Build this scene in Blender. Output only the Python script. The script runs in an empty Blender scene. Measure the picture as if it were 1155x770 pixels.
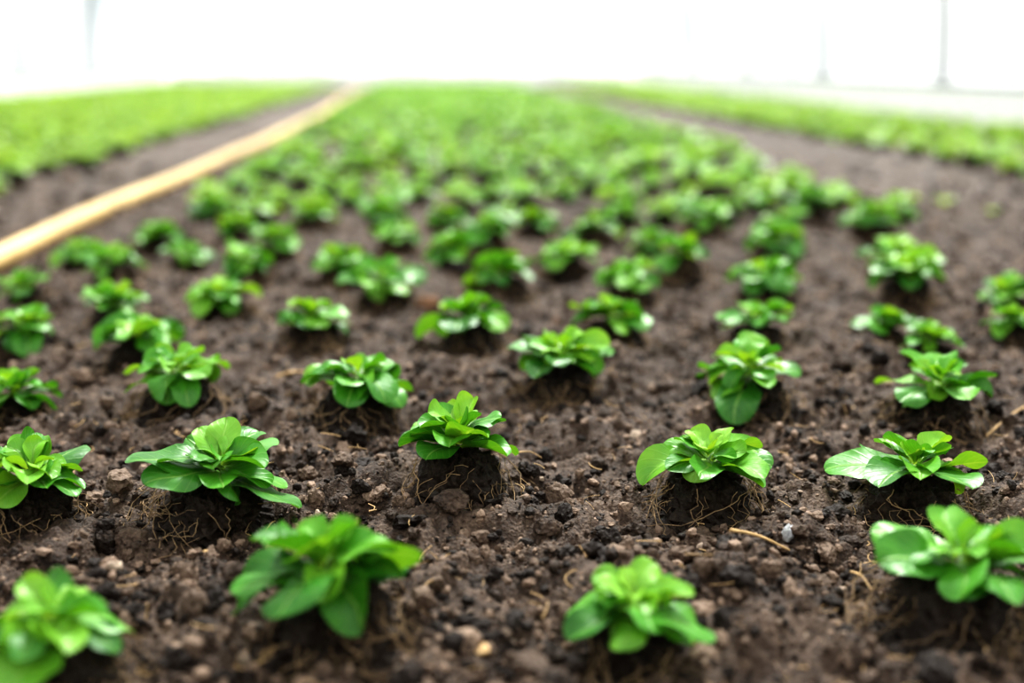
import bpy, bmesh, math
import numpy as np
from mathutils import Vector

rng = np.random.default_rng(7)
scene = bpy.context.scene
try:
    scene.view_settings.view_transform = 'Standard'
    scene.view_settings.look = 'High Contrast'
except Exception:
    pass

# ------------------------------------------------------------------ camera
FPX = 1250.0
CAMH = 0.278
PITCH = math.atan(317.0 / FPX)
YAW = math.radians(4.6)
cam_d = bpy.data.cameras.new('camera')
cam = bpy.data.objects.new('camera', cam_d)
scene.collection.objects.link(cam)
scene.camera = cam
cam.location = (0, 0, CAMH)
cam.rotation_euler = (math.pi / 2 - PITCH, 0, -YAW)
cam_d.sensor_width = 36
cam_d.lens = FPX / 1155 * 36
cam_d.clip_start = 0.02
cam_d.dof.use_dof = True
cam_d.dof.focus_distance = 0.70
cam_d.dof.aperture_fstop = 2.5
Fv = np.array([math.sin(YAW) * math.cos(PITCH), math.cos(YAW) * math.cos(PITCH), -math.sin(PITCH)])
Rv = np.array([math.cos(YAW), -math.sin(YAW), 0.0])
Uv = np.cross(Rv, Fv)

def survey(px, py, h=0.0):
    """ground position (x, y, depth) of a photographed point standing at height h"""
    d = Fv * FPX + (px - 577.5) * Rv + (385 - py) * Uv
    k = (h - CAMH) / d[2]
    return d[0] * k, d[1] * k, FPX * k

# ------------------------------------------------------------------ noise
def vnoise(x, y, seed=0):
    xi = np.floor(x).astype(np.int64); yi = np.floor(y).astype(np.int64)
    xf = x - xi; yf = y - yi
    xf = xf * xf * (3 - 2 * xf); yf = yf * yf * (3 - 2 * yf)
    def h(a, b):
        n = (a * 374761393 + b * 668265263 + seed * 974634777) & 0xFFFFFFFF
        n = ((n ^ (n >> 13)) * 1274126177) & 0xFFFFFFFF
        n = (n ^ (n >> 16)) & 0xFFFFFFFF
        return n / 4294967295.0 * 2 - 1
    a = h(xi, yi); b = h(xi + 1, yi); c = h(xi, yi + 1); d = h(xi + 1, yi + 1)
    return (a * (1 - xf) + b * xf) * (1 - yf) + (c * (1 - xf) + d * xf) * yf

def sstep(a, b, t):
    t = np.clip((t - a) / (b - a), 0, 1)
    return t * t * (3 - 2 * t)

plants = []   # x, y, scale

def ground_h(x, y, dips=True):
    x = np.asarray(x, float); y = np.asarray(y, float)
    h = 0.007 * vnoise(x / .13, y / .11, 1) + 0.0085 * vnoise(x / .045, y / .04, 2)
    xr = x * .8 + y * .6; yr = y * .8 - x * .6
    h += 0.0070 * vnoise(xr / .017 + 3, yr / .017, 3)
    fine = np.exp(-np.maximum(y - 1.2, 0) / 1.5)
    h += fine * (0.0070 * np.abs(vnoise(x / .0095, y / .0095, 4)) + 0.0034 * np.abs(vnoise(xr / .0046, yr / .0046, 5)) - .0035)
    path_l = sstep(-.50, -.62, x) * sstep(-.86, -.76, x)
    path_r = sstep(.92, 1.02, x) * sstep(1.32, 1.2, x)
    h -= 0.018 * (path_l + path_r)
    if dips:
        for (px_, py_, s_) in plants:
            if py_ > 1.9: continue
            m = (np.abs(x - px_) < .14) & (np.abs(y - py_) < .14)
            if not np.any(m): continue
            d = np.sqrt((x - px_) ** 2 + (y - py_) ** 2)
            h = h + np.where(m, -0.009 * np.exp(-d ** 2 / .036 ** 2) + .005 * np.exp(-(d - .058) ** 2 / .016 ** 2), 0)
    return h

# ------------------------------------------------------------------ mesh helper
def make_mesh(name, V, faces_list, mats, matidx=None, C=None, smooth=True):
    me = bpy.data.meshes.new(name)
    V = np.asarray(V, dtype=np.float32)
    me.vertices.add(len(V)); me.vertices.foreach_set('co', V.ravel())
    loops = np.concatenate([f.ravel() for f in faces_list]).astype(np.int32)
    tot = np.concatenate([np.full(len(f), f.shape[1]) for f in faces_list]).astype(np.int32)
    start = np.concatenate([[0], np.cumsum(tot)[:-1]]).astype(np.int32)
    me.loops.add(len(loops)); me.loops.foreach_set('vertex_index', loops)
    me.polygons.add(len(tot)); me.polygons.foreach_set('loop_start', start)
    me.polygons.foreach_set('loop_total', tot)
    for m in mats: me.materials.append(m)
    if matidx is not None:
        me.polygons.foreach_set('material_index', np.asarray(matidx, np.int32))
    sm = np.full(len(tot), smooth) if isinstance(smooth, bool) else np.asarray(smooth)
    me.polygons.foreach_set('use_smooth', sm.astype(bool))
    if C is not None:
        a = me.attributes.new('data', 'FLOAT_COLOR', 'POINT')
        a.data.foreach_set('color', np.asarray(C, np.float32).ravel())
    me.update(calc_edges=True)
    me.validate()
    return me

def add_obj(name, me, loc=(0, 0, 0), rot=(0, 0, 0), sc=1.0):
    o = bpy.data.objects.new(name, me)
    o.location = loc; o.rotation_euler = rot
    o.scale = (sc, sc, sc) if not hasattr(sc, '__len__') else sc
    scene.collection.objects.link(o)
    return o

def grid_faces(nr, nc, off=0, wrap=False):
    i = np.arange(nr - 1)[:, None]; j = np.arange(nc if wrap else nc - 1)[None, :]
    j2 = (j + 1) % nc if wrap else j + 1
    f = np.stack([i * nc + j, i * nc + j2, (i + 1) * nc + j2, (i + 1) * nc + j], -1)
    return f.reshape(-1, 4) + off

def tube(P, rad, sides=5):
    P = np.asarray(P, float); n = len(P)
    T = np.gradient(P, axis=0); T /= np.linalg.norm(T, axis=1)[:, None] + 1e-12
    up = np.array([0.13, 0.21, 1.0]); A = np.cross(T, up); A /= np.linalg.norm(A, axis=1)[:, None] + 1e-9
    B = np.cross(T, A)
    r = np.broadcast_to(rad, (n,))
    th = np.arange(sides) / sides * 2 * math.pi
    V = P[:, None, :] + r[:, None, None] * (np.cos(th)[None, :, None] * A[:, None, :] + np.sin(th)[None, :, None] * B[:, None, :])
    return V.reshape(-1, 3), grid_faces(n, sides, wrap=True)

# ------------------------------------------------------------------ materials
def new_mat(name):
    m = bpy.data.materials.new(name); m.use_nodes = True
    nt = m.node_tree; nt.nodes.clear()
    return m, nt, nt.nodes, nt.links

def ramp(N, stops):
    r = N.new('ShaderNodeValToRGB'); e = r.color_ramp.elements
    e[0].position = stops[0][0]; e[0].color = (*stops[0][1], 1)
    e[1].position = stops[-1][0]; e[1].color = (*stops[-1][1], 1)
    for p, c in stops[1:-1]:
        q = e.new(p); q.color = (*c, 1)
    return r

def mth(N, L, op, a, b=None, c=None):
    n = N.new('ShaderNodeMath'); n.operation = op
    for i, v in enumerate((a, b, c)):
        if v is None: continue
        if isinstance(v, (int, float)): n.inputs[i].default_value = v
        else: L.new(v, n.inputs[i])
    return n.outputs[0]

def soil_mat(name, dark, mid, light, use_rnd=False, bump=.6):
    m, nt, N, L = new_mat(name)
    out = N.new('ShaderNodeOutputMaterial'); b = N.new('ShaderNodeBsdfPrincipled')
    L.new(b.outputs[0], out.inputs[0])
    tc = N.new('ShaderNodeTexCoord')
    n1 = N.new('ShaderNodeTexNoise'); n1.inputs['Scale'].default_value = 22; n1.inputs['Detail'].default_value = 8
    n1.inputs['Roughness'].default_value = .75
    n2 = N.new('ShaderNodeTexNoise'); n2.inputs['Scale'].default_value = 420; n2.inputs['Detail'].default_value = 5
    L.new(tc.outputs['Object'], n1.inputs['Vector']); L.new(tc.outputs['Object'], n2.inputs['Vector'])
    s = mth(N, L, 'ADD', mth(N, L, 'MULTIPLY', n1.outputs[0], .6), mth(N, L, 'MULTIPLY', n2.outputs[0], .4))
    if use_rnd:
        at = N.new('ShaderNodeAttribute'); at.attribute_name = 'data'
        sp = N.new('ShaderNodeSeparateColor'); L.new(at.outputs['Color'], sp.inputs[0])
        s = mth(N, L, 'ADD', mth(N, L, 'MULTIPLY', s, .5), mth(N, L, 'MULTIPLY', sp.outputs[0], .5))
    r = ramp(N, [(.38, dark), (.5, mid), (.68, light)])
    L.new(s, r.inputs[0])
    col = r.outputs[0]
    if use_rnd:
        mx = N.new('ShaderNodeMix'); mx.data_type = 'RGBA'
        L.new(sp.outputs[1], mx.inputs[0]); L.new(col, mx.inputs[6])
        mx.inputs[7].default_value = (.46, .36, .28, 1)
        col = mx.outputs[2]
    L.new(col, b.inputs['Base Color'])
    b.inputs['Roughness'].default_value = .68
    b.inputs['Specular IOR Level'].default_value = .32
    bp = N.new('ShaderNodeBump'); bp.inputs['Strength'].default_value = bump; bp.inputs['Distance'].default_value = .003
    L.new(n2.outputs[0], bp.inputs['Height']); L.new(bp.outputs[0], b.inputs['Normal'])
    return m

m_soil = soil_mat('soil', (.013, .007, .0045), (.058, .037, .025), (.165, .115, .083), False, .9)
m_crumb = soil_mat('soil_crumb', (.015, .0085, .0055), (.072, .047, .032), (.24, .17, .124), True, .7)
m_block = soil_mat('peat_block', (.009, .0055, .0038), (.024, .015, .010), (.060, .040, .026), False, .8)

def leaf_mat(name, dark, mid, light, transl=.30):
    m, nt, N, L = new_mat(name)
    out = N.new('ShaderNodeOutputMaterial'); b = N.new('ShaderNodeBsdfPrincipled')
    tr = N.new('ShaderNodeBsdfTranslucent'); mix = N.new('ShaderNodeMixShader'); mix.inputs[0].default_value = transl
    at = N.new('ShaderNodeAttribute'); at.attribute_name = 'data'
    sp = N.new('ShaderNodeSeparateColor'); L.new(at.outputs['Color'], sp.inputs[0])
    u, v, rnd, age = sp.outputs[0], sp.outputs[1], sp.outputs[2], at.outputs['Alpha']
    tc = N.new('ShaderNodeTexCoord')
    n1 = N.new('ShaderNodeTexNoise'); n1.inputs['Scale'].default_value = 80; n1.inputs['Detail'].default_value = 3
    L.new(tc.outputs['Object'], n1.inputs['Vector'])
    s = mth(N, L, 'ADD', mth(N, L, 'MULTIPLY', rnd, .50), mth(N, L, 'MULTIPLY', age, .22))
    s = mth(N, L, 'ADD', s, mth(N, L, 'MULTIPLY', n1.outputs[0], .38))
    r = ramp(N, [(.15, dark), (.5, mid), (.95, light)])
    L.new(s, r.inputs[0])
    au = mth(N, L, 'ABSOLUTE', mth(N, L, 'SUBTRACT', u, .5))       # 0..0.5
    rib = mth(N, L, 'SUBTRACT', 1.0, mth(N, L, 'MULTIPLY', au, 22)); rib.node.use_clamp = True
    ph = mth(N, L, 'SUBTRACT', mth(N, L, 'MULTIPLY', v, 7.0), mth(N, L, 'MULTIPLY', au, 4.5))
    fr = mth(N, L, 'ABSOLUTE', mth(N, L, 'SUBTRACT', mth(N, L, 'FRACT', ph), .5))
    ve = mth(N, L, 'SUBTRACT', 1.0, mth(N, L, 'MULTIPLY', fr, 9)); ve.node.use_clamp = True
    k = mth(N, L, 'ADD', mth(N, L, 'MULTIPLY', rib, .5), mth(N, L, 'MULTIPLY', ve, .12))
    mx = N.new('ShaderNodeMix'); mx.data_type = 'RGBA'
    L.new(k, mx.inputs[0]); L.new(r.outputs[0], mx.inputs[6]); mx.inputs[7].default_value = (.34, .56, .15, 1)
    pe = mth(N, L, 'SUBTRACT', 1.0, mth(N, L, 'MULTIPLY', v, 4.5)); pe.node.use_clamp = True
    mx2 = N.new('ShaderNodeMix'); mx2.data_type = 'RGBA'
    L.new(mth(N, L, 'MULTIPLY', pe, .6), mx2.inputs[0]); L.new(mx.outputs[2], mx2.inputs[6]); mx2.inputs[7].default_value = (.33, .50, .12, 1)
    L.new(mx2.outputs[2], b.inputs['Base Color'])
    br = N.new('ShaderNodeMix'); br.data_type = 'RGBA'; br.blend_type = 'MULTIPLY'; br.inputs[0].default_value = 1
    L.new(mx2.outputs[2], br.inputs[6]); br.inputs[7].default_value = (1.9, 1.45, .6, 1)
    L.new(br.outputs[2], tr.inputs['Color'])
    b.inputs['Roughness'].default_value = .40
    b.inputs['Specular IOR Level'].default_value = .48
    bp = N.new('ShaderNodeBump'); bp.inputs['Strength'].default_value = .6; bp.inputs['Distance'].default_value = .0015
    hh = mth(N, L, 'SUBTRACT', mth(N, L, 'MULTIPLY', n1.outputs[0], .9), k)
    L.new(hh, bp.inputs['Height']); L.new(bp.outputs[0], b.inputs['Normal'])
    L.new(b.outputs[0], mix.inputs[1]); L.new(tr.outputs[0], mix.inputs[2]); L.new(mix.outputs[0], out.inputs[0])
    return m
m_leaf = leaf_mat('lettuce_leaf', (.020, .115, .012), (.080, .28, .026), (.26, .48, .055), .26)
m_leaf_mid = leaf_mat('lettuce_leaf_mid', (.05, .20, .025), (.14, .36, .050), (.31, .53, .10), .34)  # same leaf, colour lightened for the brighter, hazier distance of the center bed
m_leaf_far = leaf_mat('lettuce_leaf_hazed', (.09, .24, .04), (.19, .38, .07), (.33, .51, .13), .34)  # lighter leaf copy: haze and bloom over the side beds put into the colour

def simple(name, col, rough=.6, var=.25, scale=60, spec=.3, bump=0.2):
    m, nt, N, L = new_mat(name)
    out = N.new('ShaderNodeOutputMaterial'); b = N.new('ShaderNodeBsdfPrincipled'); L.new(b.outputs[0], out.inputs[0])
    tc = N.new('ShaderNodeTexCoord'); n = N.new('ShaderNodeTexNoise'); n.inputs['Scale'].default_value = scale
    n.inputs['Detail'].default_value = 4
    L.new(tc.outputs['Object'], n.inputs['Vector'])
    r = ramp(N, [(.3, tuple(c * (1 - var) for c in col)), (.7, tuple(min(1, c * (1 + var)) for c in col))])
    L.new(n.outputs[0], r.inputs[0]); L.new(r.outputs[0], b.inputs['Base Color'])
    b.inputs['Roughness'].default_value = rough; b.inputs['Specular IOR Level'].default_value = spec
    bp = N.new('ShaderNodeBump'); bp.inputs['Strength'].default_value = bump; bp.inputs['Distance'].default_value = .002
    L.new(n.outputs[0], bp.inputs['Height']); L.new(bp.outputs[0], b.inputs['Normal'])
    return m
m_root = simple('root', (.25, .17, .095), .7, .45, 200)
m_straw = simple('straw', (.50, .34, .17), .6, .3, 150)
m_hose = simple('hose_rubber', (.62, .44, .20), .4, .16, 14)
m_pale = simple('pale_stone', (.34, .27, .21), .8, .3, 120)
m_litter = simple('dry_leaf', (.24, .14, .085), .8, .4, 120)
m_scrap = simple('clear_scrap', (.34, .34, .35), .3, .5, 300, .6)
m_steel = simple('galvanised_steel', (.31, .33, .34), .6, .1, 20)

def film_mat(name, transp):
    m, nt, N, L = new_mat(name)
    out = N.new('ShaderNodeOutputMaterial')
    t = N.new('ShaderNodeBsdfTransparent')
    tl = N.new('ShaderNodeBsdfTranslucent'); df = N.new('ShaderNodeBsdfDiffuse')
    tc = N.new('ShaderNodeTexCoord'); n = N.new('ShaderNodeTexNoise'); n.inputs['Scale'].default_value = 1.0
    mp = N.new('ShaderNodeMapping'); mp.inputs['Scale'].default_value = (2.2, 1.1, .5)
    L.new(tc.outputs['Object'], mp.inputs[0]); L.new(mp.outputs[0], n.inputs['Vector'])
    r = ramp(N, [(.36, (.52, .57, .58)), (.55, (.97, .98, .98))]); L.new(n.outputs[0], r.inputs[0])
    L.new(r.outputs[0], tl.inputs[0]); L.new(r.outputs[0], df.inputs[0]); L.new(r.outputs[0], t.inputs[0])
    a = N.new('ShaderNodeMixShader'); a.inputs[0].default_value = .25
    L.new(tl.outputs[0], a.inputs[1]); L.new(df.outputs[0], a.inputs[2])
    bmx = N.new('ShaderNodeMixShader'); bmx.inputs[0].default_value = transp
    L.new(a.outputs[0], bmx.inputs[1]); L.new(t.outputs[0], bmx.inputs[2]); L.new(bmx.outputs[0], out.inputs[0])
    return m
m_film = film_mat('greenhouse_film', .6)

# ------------------------------------------------------------------ lettuce plant
def leaf(rg, az, e0, bend, Ln, W, cup, twist, base, nu, nt, age):
    s = np.linspace(0, 1, nt); t = 1 - (1 - s) ** 1.6
    th = e0 - bend * t ** 1.15
    dt = np.diff(t, prepend=0)
    r = np.cumsum(np.cos(th) * dt) * Ln; z = np.cumsum(np.sin(th) * dt) * Ln
    pk = .56
    half = W / 2 * (.15 + .85 * sstep(.0, .50, t)) * np.where(t > pk, np.sqrt(np.maximum(1 - ((t - pk) / (1 - pk)) ** 2.3, .012)), 1)
    u = np.linspace(-1, 1, nu)
    wob = rg.normal(0, .05) * np.sin(t * 6 + rg.uniform(0, 6))
    off = half[:, None] * (cup * u[None] ** 2 + .17 * np.sin(t[:, None] * 9 + rg.uniform(0, 6) + u[None] * 1.5) * np.abs(u[None]) ** 1.5) \
        - .0008 * np.exp(-(u[None] / .2) ** 2)
    lat = half[:, None] * u[None] * (1 - .12 * abs(cup) * u[None] ** 2) + (wob * Ln * t)[:, None]
    tw = twist * t[:, None]
    l2 = lat * np.cos(tw) - off * np.sin(tw); o2 = off * np.cos(tw) + lat * np.sin(tw)
    R = r[:, None] - np.sin(th)[:, None] * o2 + base[0]
    Z = z[:, None] + np.cos(th)[:, None] * o2 + base[1]
    ca, sa = math.cos(az), math.sin(az)
    V = np.stack([R * ca - l2 * sa, R * sa + l2 * ca, Z], -1).reshape(-1, 3)
    C = np.stack(np.broadcast_arrays(u[None] * .5 + .5, t[:, None], rg.uniform(0, 1), age), -1).reshape(-1, 4)
    return V, grid_faces(nt, nu), C

BT = .025   # block top above the surrounding soil
def plant_arrays(seed, hero=True):
    rg = np.random.default_rng(seed)
    V, F, C, M, S = [], [], [], [], []
    off = 0
    def push(v, f, c, mi, sm):
        nonlocal off
        V.append(v); F.append(f + off); C.append(c); M.append(np.full(len(f), mi)); S.append(np.full(len(f), sm)); off += len(v)
    n = rg.integers(19, 27) if hero else 12
    nu, nt = (9, 15) if hero else (3, 5)
    az = rg.uniform(0, 6.28)
    droop = rg.normal(0, 7)
    for i in range(n):
        a = (i / (n - 1)) ** 1.15
        az += 2.399 + rg.normal(0, .30)
        Ln = (.0385 * (1 - a) + .014 * a) * rg.uniform(.76, 1.16)
        W = Ln * (.62 + .12 * a) * rg.uniform(.80, 1.18)
        e0 = math.radians(20 * (1 - a) + 64 * a + rg.normal(0, 10))
        bend = math.radians(60 * (1 - a) + 66 * a + rg.normal(0, 18) + droop)
        cup = (.05 * (1 - a) + .5 * a) + rg.normal(0, .26)
        v, f, c = leaf(rg, az, e0, bend, Ln, W, cup, rg.normal(0, .42), (.002, BT + .002 + .010 * a), nu, nt, a)
        push(v, f, c, 0, True)
    na, nb = (36, 60) if hero else (5, 8)
    la = np.linspace(.02, math.pi - .02, na)[:, None]; lo = (np.arange(nb) / nb * 2 * math.pi)[None]
    d = np.stack([np.sin(la) * np.cos(lo), np.sin(la) * np.sin(lo), np.cos(la) + 0 * lo], -1)
    nrm = (np.abs(d) ** 3.2).sum(-1) ** (1 / 3.2)
    P = d / nrm[..., None]
    zz = P[..., 2:3]
    P = P * np.array([.0215, .0215, .025])
    P[..., :2] *= (1 - .12 * zz) * (1 + .40 * sstep(.4, -.6, zz))
    if hero:
        q = d * 3.1
        g = vnoise(q[..., 0] * 2 + 9, q[..., 1] * 2 + q[..., 2] * 2.3, seed) * .0035 + rg.normal(0, .0011, q.shape[:2])
        P = P + d * g[..., None]
    P[..., 2] += BT - .025
    cc = np.tile(np.array([[rg.uniform(), 0, .5, 0]]), (na * nb, 1))
    push(P.reshape(-1, 3), grid_faces(na, nb, wrap=True), cc, 1, False)
    if hero:
        for k in range(46):
            a0 = rg.uniform(0, 6.28); m = 12
            tt = np.linspace(0, 1, m)
            spread = rg.uniform(0, 1)
            aa = a0 + rg.normal(0, .8) * tt + .12 * np.cumsum(rg.normal(0, 1, m)) * .7
            rr = .0215 + .012 * tt + spread ** 2 * .014 * tt ** 2 + .0010 * np.cumsum(rg.normal(0, 1, m))
            sq = 1 / ((np.abs(np.cos(aa)) ** 3.2 + np.abs(np.sin(aa)) ** 3.2) ** (1 / 3.2))
            rr = rr * (1 + (sq - 1) * .9)
            z0 = rg.uniform(.006, BT - .001)
            z = z0 * (1 - tt) - .003 * tt + .0010 * np.cumsum(rg.normal(0, 1, m)); z = np.maximum(z, -.005)
            v, f = tube(np.stack([rr * np.cos(aa), rr * np.sin(aa), z], -1), rg.uniform(.00014, .00032), 4)
            push(v, f, np.tile(np.array([[.5, .5, .5, .5]]), (len(v), 1)), 2, True)
    return np.concatenate(V), np.concatenate(F), np.concatenate(C), np.concatenate(M), np.concatenate(S)

NV = 20
variants = []
for i in range(NV):
    v, f, c, mi, sm = plant_arrays(300 + i)
    variants.append(make_mesh('lambs_lettuce_%02d' % i, v, [f], [m_leaf, m_block, m_root], mi, c, sm))

photo_plants = [
 (62, 685, 172), (378, 638, 195), (716, 640, 158), (1074, 622, 182),
 (26, 518, 128), (240, 512, 150), (516, 493, 136), (800, 500, 138), (1035, 508, 166),
 (12, 418, 92), (200, 415, 120), (398, 425, 120), (630, 393, 108), (850, 408, 118), (1057, 425, 116),
 (22, 350, 84), (160, 362, 110), (350, 352, 86), (536, 350, 100), (692, 347, 86), (855, 352, 82), (1052, 361, 70), (1002, 345, 66),
 (125, 327, 70), (252, 318, 76), (435, 306, 80), (568, 297, 80), (712, 303, 76), (865, 302, 86), (1025, 308, 90), (1142, 345, 62),
 (30, 306, 62), (132, 292, 66), (275, 285, 62), (383, 285, 66), (512, 272, 66), (640, 276, 66), (768, 283, 70), (875, 266, 74), (1008, 280, 70), (1140, 308, 62),
 (92, 277, 56), (208, 270, 48), (312, 262, 54), (447, 261, 60), (550, 253, 56), (602, 242, 54), (672, 252, 58), (735, 262, 50), (795, 242, 60), (880, 246, 60), (985, 245, 64),
 (172, 254, 54), (265, 245, 52), (352, 236, 50), (430, 233, 48), (500, 240, 50), (700, 234, 50), (822, 228, 56), (915, 226, 56), (238, 228, 46)]
placed = []
for (px_, py_, w) in photo_plants:
    x, y, z = survey(px_, py_ + 8 * (py_ - 68) / 500, .036)
    s = w * z / FPX / .064
    s = min(max(s, .88), 1.30)
    plants.append((x, y, s)); placed.append((x, y, s))
for i, (x, y, s) in enumerate(placed):
    gz = float(ground_h(x, y, False)) * .6 - .004
    add_obj('lambs_lettuce_plant', variants[(i * 7 + i // 20) % NV], (x, y, gz),
            (rng.normal(0, .10), rng.normal(0, .10), rng.uniform(0, 6.28)), (s, s, s * rng.uniform(.90, 1.06)))

def bed_mesh(name, pts, mat, nvar=8, seed=500):
    vs = [plant_arrays(seed + i, False) for i in range(nvar)]
    V, F, C, M, S = [], [], [], [], []; off = 0
    for (x, y, s) in pts:
        v, f, c, mi, sm = vs[rng.integers(nvar)]
        a = rng.uniform(0, 6.28); ca, sa = math.cos(a), math.sin(a)
        gz = float(ground_h(x, y, False)) - .004
        vv = np.stack([(v[:, 0] * ca - v[:, 1] * sa) * s + x, (v[:, 0] * sa + v[:, 1] * ca) * s + y, v[:, 2] * s + gz], -1)
        c2 = c.copy(); c2[:, 2] = np.clip(c2[:, 2] * .6 + rng.uniform(0, .4), 0, 1)
        V.append(vv); F.append(f + off); C.append(c2); M.append(mi); S.append(sm); off += len(v)
    me = make_mesh(name, np.concatenate(V), [np.concatenate(F)], [mat, m_block, m_root], np.concatenate(M), np.concatenate(C), np.concatenate(S))
    return add_obj(name, me)

END = 12.9
pts = []; yy = 1.90; k = 0
while yy < END - .3:
    xl, xr = -.41, min(.80 + .03 * yy, 1.02)
    xx = xl + (.07 if k % 2 else 0)
    while xx < xr:
        x = xx + rng.normal(0, .012); y = yy + rng.normal(0, .012)
        if rng.uniform() > .03 and min((x - p[0]) ** 2 + (y - p[1]) ** 2 for p in placed) > .095 ** 2:
            pts.append((x, y, rng.uniform(1.1, 1.42)))
        xx += .138
    yy += .14; k += 1
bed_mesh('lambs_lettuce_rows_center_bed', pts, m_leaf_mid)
def side(x0, x1, y0):
    o = []; yy = y0; k = 0
    while yy < END - .2:
        xx = x0 + (.05 if k % 2 else 0)
        while xx < x1:
            o.append((xx + rng.normal(0, .014), yy + rng.normal(0, .014), rng.uniform(.95, 1.25))); xx += .095
        yy += .10; k += 1
    return o
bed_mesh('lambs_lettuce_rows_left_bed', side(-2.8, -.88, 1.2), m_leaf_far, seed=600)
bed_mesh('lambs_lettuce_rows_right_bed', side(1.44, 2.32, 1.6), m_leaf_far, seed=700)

# ------------------------------------------------------------------ soil surface, crumbs and fibres: one ground mesh
def axis(parts):
    out = [parts[0][0]]
    for (a, b, s0, s1) in parts:
        L_ = b - a; n = max(2, int(L_ / ((s0 + s1) / 2)))
        w = np.linspace(s0, s1, n); w = w / w.sum() * L_
        out += list(a + np.cumsum(w))
    return np.array(out)
ys = axis([(-3, .2, .15, .02), (.2, .36, .01, .003), (.36, 1.1, .0022, .0028), (1.1, 2.2, .0032, .009), (2.2, 5, .01, .04), (5, 13.2, .05, .25)])
xs = axis([(-3.2, -1.0, .12, .02), (-1.0, -.5, .012, .004), (-.5, .72, .0026, .0026), (.72, 1.3, .004, .012), (1.3, 2.9, .02, .12)])
X, Y = np.meshgrid(xs, ys)
H = ground_h(X, Y)
GV = [np.stack([X, Y, H], -1).reshape(-1, 3)]; GQ = [grid_faces(len(ys), len(xs))]; GT = []
GC = [np.tile(np.array([[.5, 0, 0, 1.0]]), (len(GV[0]), 1))]
goff = len(GV[0])

def ico(sub):
    bm = bmesh.new(); bmesh.ops.create_icosphere(bm, subdivisions=sub, radius=1)
    v = np.array([p.co[:] for p in bm.verts]); f = np.array([[q.index for q in p.verts] for p in bm.faces]); bm.free()
    return v, f
def angular(v0, n, k=6):
    """random faceted clods"""
    nr = rng.normal(0, 1, (n, k, 3)); nr /= np.linalg.norm(nr, axis=-1, keepdims=True)
    dist = rng.uniform(.45, .85, (n, k))
    dots = np.einsum('vc,nkc->nvk', v0, nr)
    lim = np.where(dots > .05, dist[:, None, :] / np.maximum(dots, .05), 9)
    return v0[None] * np.minimum(1, lim.min(-1))[..., None]
def crumbs(n, sub, rlo, rhi, ylo, yhi, power, rough=.07):
    global goff
    v0, f0 = ico(sub)
    y = ylo * np.exp(rng.uniform(0, 1, n) * math.log(yhi / ylo))
    x = .08 * y + rng.uniform(-1, 1, n) * (.52 * y + .12)
    r = rlo * (rhi / rlo) ** (rng.uniform(0, 1, n) ** power)
    r *= np.where(y > 1, np.sqrt(y), 1)
    keep = (vnoise(x / .035, y / .03, 40) + rng.uniform(-.9, .9, n)) > -.35
    for (px_, py_, s_) in plants[:30]:
        if rhi > .003: keep &= ((x - px_) ** 2 + (y - py_) ** 2) > (.030 * s_) ** 2
    x, y, r = x[keep], y[keep], r[keep]; n = len(x)
    h = ground_h(x, y)
    base = angular(v0, n) * (1 + rng.normal(0, rough, (n, len(v0), 1)))
    base = base * rng.uniform(.7, 1.35, (n, 1, 3)) * np.array([1, 1, .85])
    P = base * r[:, None, None]
    P[..., 0] += x[:, None]; P[..., 1] += y[:, None]; P[..., 2] += (h + r * rng.uniform(-.2, .5, n))[:, None]
    F = (f0[None] + (np.arange(n) * len(v0))[:, None, None]).reshape(-1, 3)
    rn = rng.uniform(0, 1, n); pale = (rng.uniform(0, 1, n) < (.022 if rhi < .005 else .004)) * rng.uniform(.2, .9, n)
    if rhi > .005: rn = rn * .70 + .08
    C = np.zeros((n, len(v0), 4)); C[..., 0] = rn[:, None]; C[..., 1] = pale[:, None]; C[..., 3] = 1
    GV.append(P.reshape(-1, 3)); GT.append(F + goff); GC.append(C.reshape(-1, 4)); goff += len(GV[-1])
crumbs(46000, 1, .0007, .0018, .33, 2.0, 1.0)
crumbs(28000, 2, .0014, .0042, .33, 2.6, 1.3, .10)
crumbs(5200, 3, .0034, .0092, .33, 3.2, 1.8, .085)
nq = len(GQ[0]); ntri = sum(len(f) for f in GT)
fq, foff = [], goff
for i in range(600):
    y = .36 * math.exp(rng.uniform() * math.log(2.0 / .36)); x = .08 * y + rng.uniform(-1, 1) * (.5 * y + .1)
    a = rng.uniform(0, 6.28); Ln = rng.uniform(.004, .016); t = np.linspace(-.5, .5, 6)
    bend = rng.normal(0, .15)
    P = np.stack([x + np.cos(a + bend * t * 6) * t * Ln, y + np.sin(a + bend * t * 6) * t * Ln, 0 * t], -1)
    P[:, 2] = float(ground_h(x, y)) + .0045 + rng.uniform(-.001, .002) + t * rng.normal(0, .003)
    v, f = tube(P, rng.uniform(.00015, .00040), 4); GV.append(v); fq.append(f + foff); foff += len(v)
    GC.append(np.tile(np.array([[.5, 0, 0, 1.0]]), (len(v), 1)))
nf = sum(len(f) for f in fq)
mi = np.concatenate([np.zeros(nq), np.ones(ntri), np.full(nf, 2)])
sm = np.concatenate([np.ones(nq), np.zeros(ntri), np.ones(nf)])
add_obj('ground', make_mesh('ground', np.concatenate(GV), [GQ[0]] + [np.concatenate(GT)] + [np.concatenate(fq)], [m_soil, m_crumb, m_straw], mi, np.concatenate(GC), sm))

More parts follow.
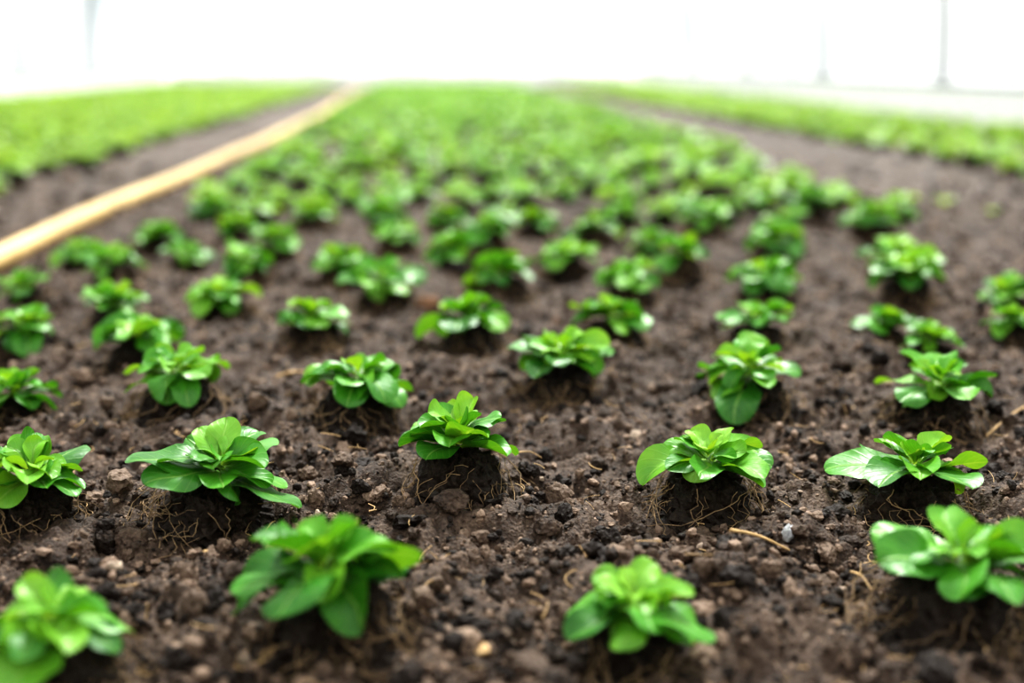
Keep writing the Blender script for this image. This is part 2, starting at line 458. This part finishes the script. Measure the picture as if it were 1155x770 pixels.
# ------------------------------------------------------------------ debris
def gpt(px_, py_, lift=0.002):
    x, y, z = survey(px_, py_, 0.004)
    return np.array([x, y, float(ground_h(x, y)) + lift])
def stalk(name, pa, pb, rad, lift=.004, sag=.002, mat=m_straw):
    a = gpt(*pa, lift); b = gpt(*pb, lift); t = np.linspace(0, 1, 14)[:, None]
    P = a * (1 - t) + b * t; P[:, 2] += np.sin(t[:, 0] * math.pi) * sag
    P[:, 0] += np.sin(t[:, 0] * 5) * .0008
    v, f = tube(P, rad * (1 - .4 * t[:, 0]), 7)
    add_obj(name, make_mesh(name, v, [f], [mat]))
stalk('straw_stalk', (822, 621), (892, 618), .0011, .008)
stalk('straw_stalk', (1112, 492), (1165, 462), .0010, .008, .004)
stalk('straw_stalk', (312, 434), (348, 432), .0012, .007)
stalk('straw_stalk', (585, 527), (612, 523), .0006, .007)
stalk('straw_stalk', (960, 640), (985, 662), .0007, .007)
stalk('straw_stalk', (292, 604), (312, 592), .0006, .007)
def chunk(name, px_, py_, size, mat, seed):
    v, f = ico(3)
    global rng
    keep = rng; rng = np.random.default_rng(seed)
    v = angular(v, 1, 8)[0] * (1 + rng.normal(0, .07, (len(v), 1)))
    rz = rng.uniform(0, 3); rng = keep
    p = gpt(px_, py_, size[2] * .6)
    add_obj(name, make_mesh(name, v * np.array(size), [f], [mat], None, None, False), p, (0, 0, rz))
chunk('pebble', 126, 657, (.007, .006, .006), m_pale, 1)
chunk('pebble', 716, 489, (.008, .005, .004), m_pale, 2)
chunk('pebble', 545, 737, (.006, .004, .003), m_straw, 3)
chunk('pebble', 352, 604, (.009, .004, .004), m_pale, 4)
chunk('soil_clod', 508, 590, (.013, .010, .009), m_soil, 5)
chunk('soil_clod', 617, 597, (.010, .008, .007), m_soil, 6)
chunk('dry_leaf_scrap', 482, 352, (.014, .007, .009), m_litter, 7)
chunk('dry_leaf_scrap', 628, 356, (.009, .006, .008), m_litter, 8)
chunk('plastic_scrap', 889, 608, (.007, .003, .006), m_scrap, 9)

# ------------------------------------------------------------------ hose
ctrl = np.array([(-.67, -1.0), (-.64, .6), (-.61, 1.57), (-.58, 2.6), (-.53, 3.7), (-.50, 4.7), (-.52, 6.5), (-.58, 9.0), (-.62, 12.0), (-.6, 12.8)])
tt = np.linspace(ctrl[0, 1], ctrl[-1, 1], 400)
hx = np.interp(tt, ctrl[:, 1], ctrl[:, 0]); ker = np.hanning(31); ker /= ker.sum()
hx = np.convolve(np.pad(hx, 15, mode='edge'), ker, 'valid') + .012 * np.sin(tt * 2.3)
hz = ground_h(hx, tt, False); hz = np.convolve(np.pad(hz, 15, mode='edge'), ker, 'valid') + .018
v, f = tube(np.stack([hx, tt, hz], -1), .0175, 20)
add_obj('garden_hose', make_mesh('garden_hose', v, [f], [m_hose]))

def sprout(x, y, s):
    rg = np.random.default_rng(3); V, F, C, off = [], [], [], 0
    for i in range(5):
        v, f, c = leaf(rg, i * 1.3, 1.1, 1.0, .03, .014, .2, 0, (0, 0), 5, 8, 1.0)
        V.append(v); F.append(f + off); C.append(c); off += len(v)
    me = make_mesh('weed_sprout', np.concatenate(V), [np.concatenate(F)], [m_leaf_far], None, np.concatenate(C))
    add_obj('weed_sprout', me, (x, y, float(ground_h(x, y))), (0, 0, 0), s)
x, y, z = survey(1066, 222, 0); sprout(x, y, 1.0)
x, y, z = survey(1120, 232, 0); sprout(x, y, .6)

# ------------------------------------------------------------------ polytunnel
CX, W2, HT, Y0, Y1 = -.2, 2.75, 2.6, -3.0, 13.1
def arch(th, k=1.0):
    c, s = np.cos(th), np.sin(th)
    return CX + k * np.sign(c) * np.abs(c) ** .62 * W2, k * np.abs(s) ** .9 * HT
def shell(name, t0, t1, n):
    th = np.linspace(t0, t1, n); ax, az = arch(th); yv = np.linspace(Y0, Y1, 20)
    V = np.stack(np.broadcast_arrays(ax[None], yv[:, None], az[None]), -1).reshape(-1, 3)
    add_obj(name, make_mesh(name, V, [grid_faces(20, n)], [m_film]))
shell('wall_right', 0.0, .5, 14); shell('ceiling', .5, math.pi - .5, 40); shell('wall_left', math.pi - .5, math.pi, 14)
for nm, yv in (('wall_back', Y1), ('wall_front', Y0)):
    th = np.linspace(0, math.pi, 60); ax, az = arch(th)
    V = np.concatenate([np.stack([ax, 0 * ax + yv, 0 * az], -1), np.stack([ax, 0 * ax + yv, az], -1)])
    add_obj(nm, make_mesh(nm, V, [grid_faces(2, 60)], [m_film]))
for i in range(-5, 6):
    yv = 5.3 + 1.65 * i
    if yv < Y0 + .1 or yv > Y1 - .1: continue
    th = np.linspace(0, math.pi, 70); ax, az = arch(th, .985)
    v, f = tube(np.stack([ax, 0 * ax + yv, az], -1), .030, 10)
    add_obj('tunnel_hoop', make_mesh('tunnel_hoop', v, [f], [m_steel]))
def box_between(name, a, b, mat):
    bm = bmesh.new(); bmesh.ops.create_cube(bm, size=1)
    a = Vector(a); b = Vector(b)
    for v in bm.verts: v.co = Vector([(a[i] + b[i]) / 2 + v.co[i] * (b[i] - a[i]) for i in range(3)])
    bmesh.ops.bevel(bm, geom=bm.edges[:], offset=.006, segments=2, affect='EDGES')
    me = bpy.data.meshes.new(name); bm.to_mesh(me); bm.free(); me.materials.append(mat); return add_obj(name, me)
m_board = simple('white_board', (.93, .93, .93), .6, .03, 8)
box_between('baseboard_left', (CX - W2 + .08, Y0, -.03), (CX - W2 + .11, Y1 - .05, .15), m_board)
box_between('baseboard_right', (CX + W2 - .11, Y0, -.03), (CX + W2 - .08, Y1 - .05, .15), m_board)
box_between('baseboard_back', (CX - W2 + .14, Y1 - .08, -.03), (CX + W2 - .14, Y1 - .05, .15), m_board)
for nm, xx in (('trim_left', CX - W2 + .10), ('trim_right', CX + W2 - .10)):
    v, f = tube(np.stack([np.full(20, xx), np.linspace(Y0 + .1, Y1 - .1, 20), np.full(20, .168)], -1), .016, 8)
    add_obj(nm, make_mesh(nm, v, [f], [m_steel]))

# ------------------------------------------------------------------ light
w = bpy.data.worlds.new('world'); scene.world = w; w.use_nodes = True
bg = w.node_tree.nodes['Background']; bg.inputs[0].default_value = (1.0, .995, .99, 1); bg.inputs[1].default_value = 1.25
sd = bpy.data.lights.new('sun', 'SUN'); sd.energy = 11.5; sd.angle = math.radians(16); sd.color = (1, .975, .94)
so = bpy.data.objects.new('sun', sd); scene.collection.objects.link(so)
d = Vector((-.22, -.76, -1.0))
so.rotation_euler = d.to_track_quat('-Z', 'Y').to_euler(); so.location = (2, 6, 8)
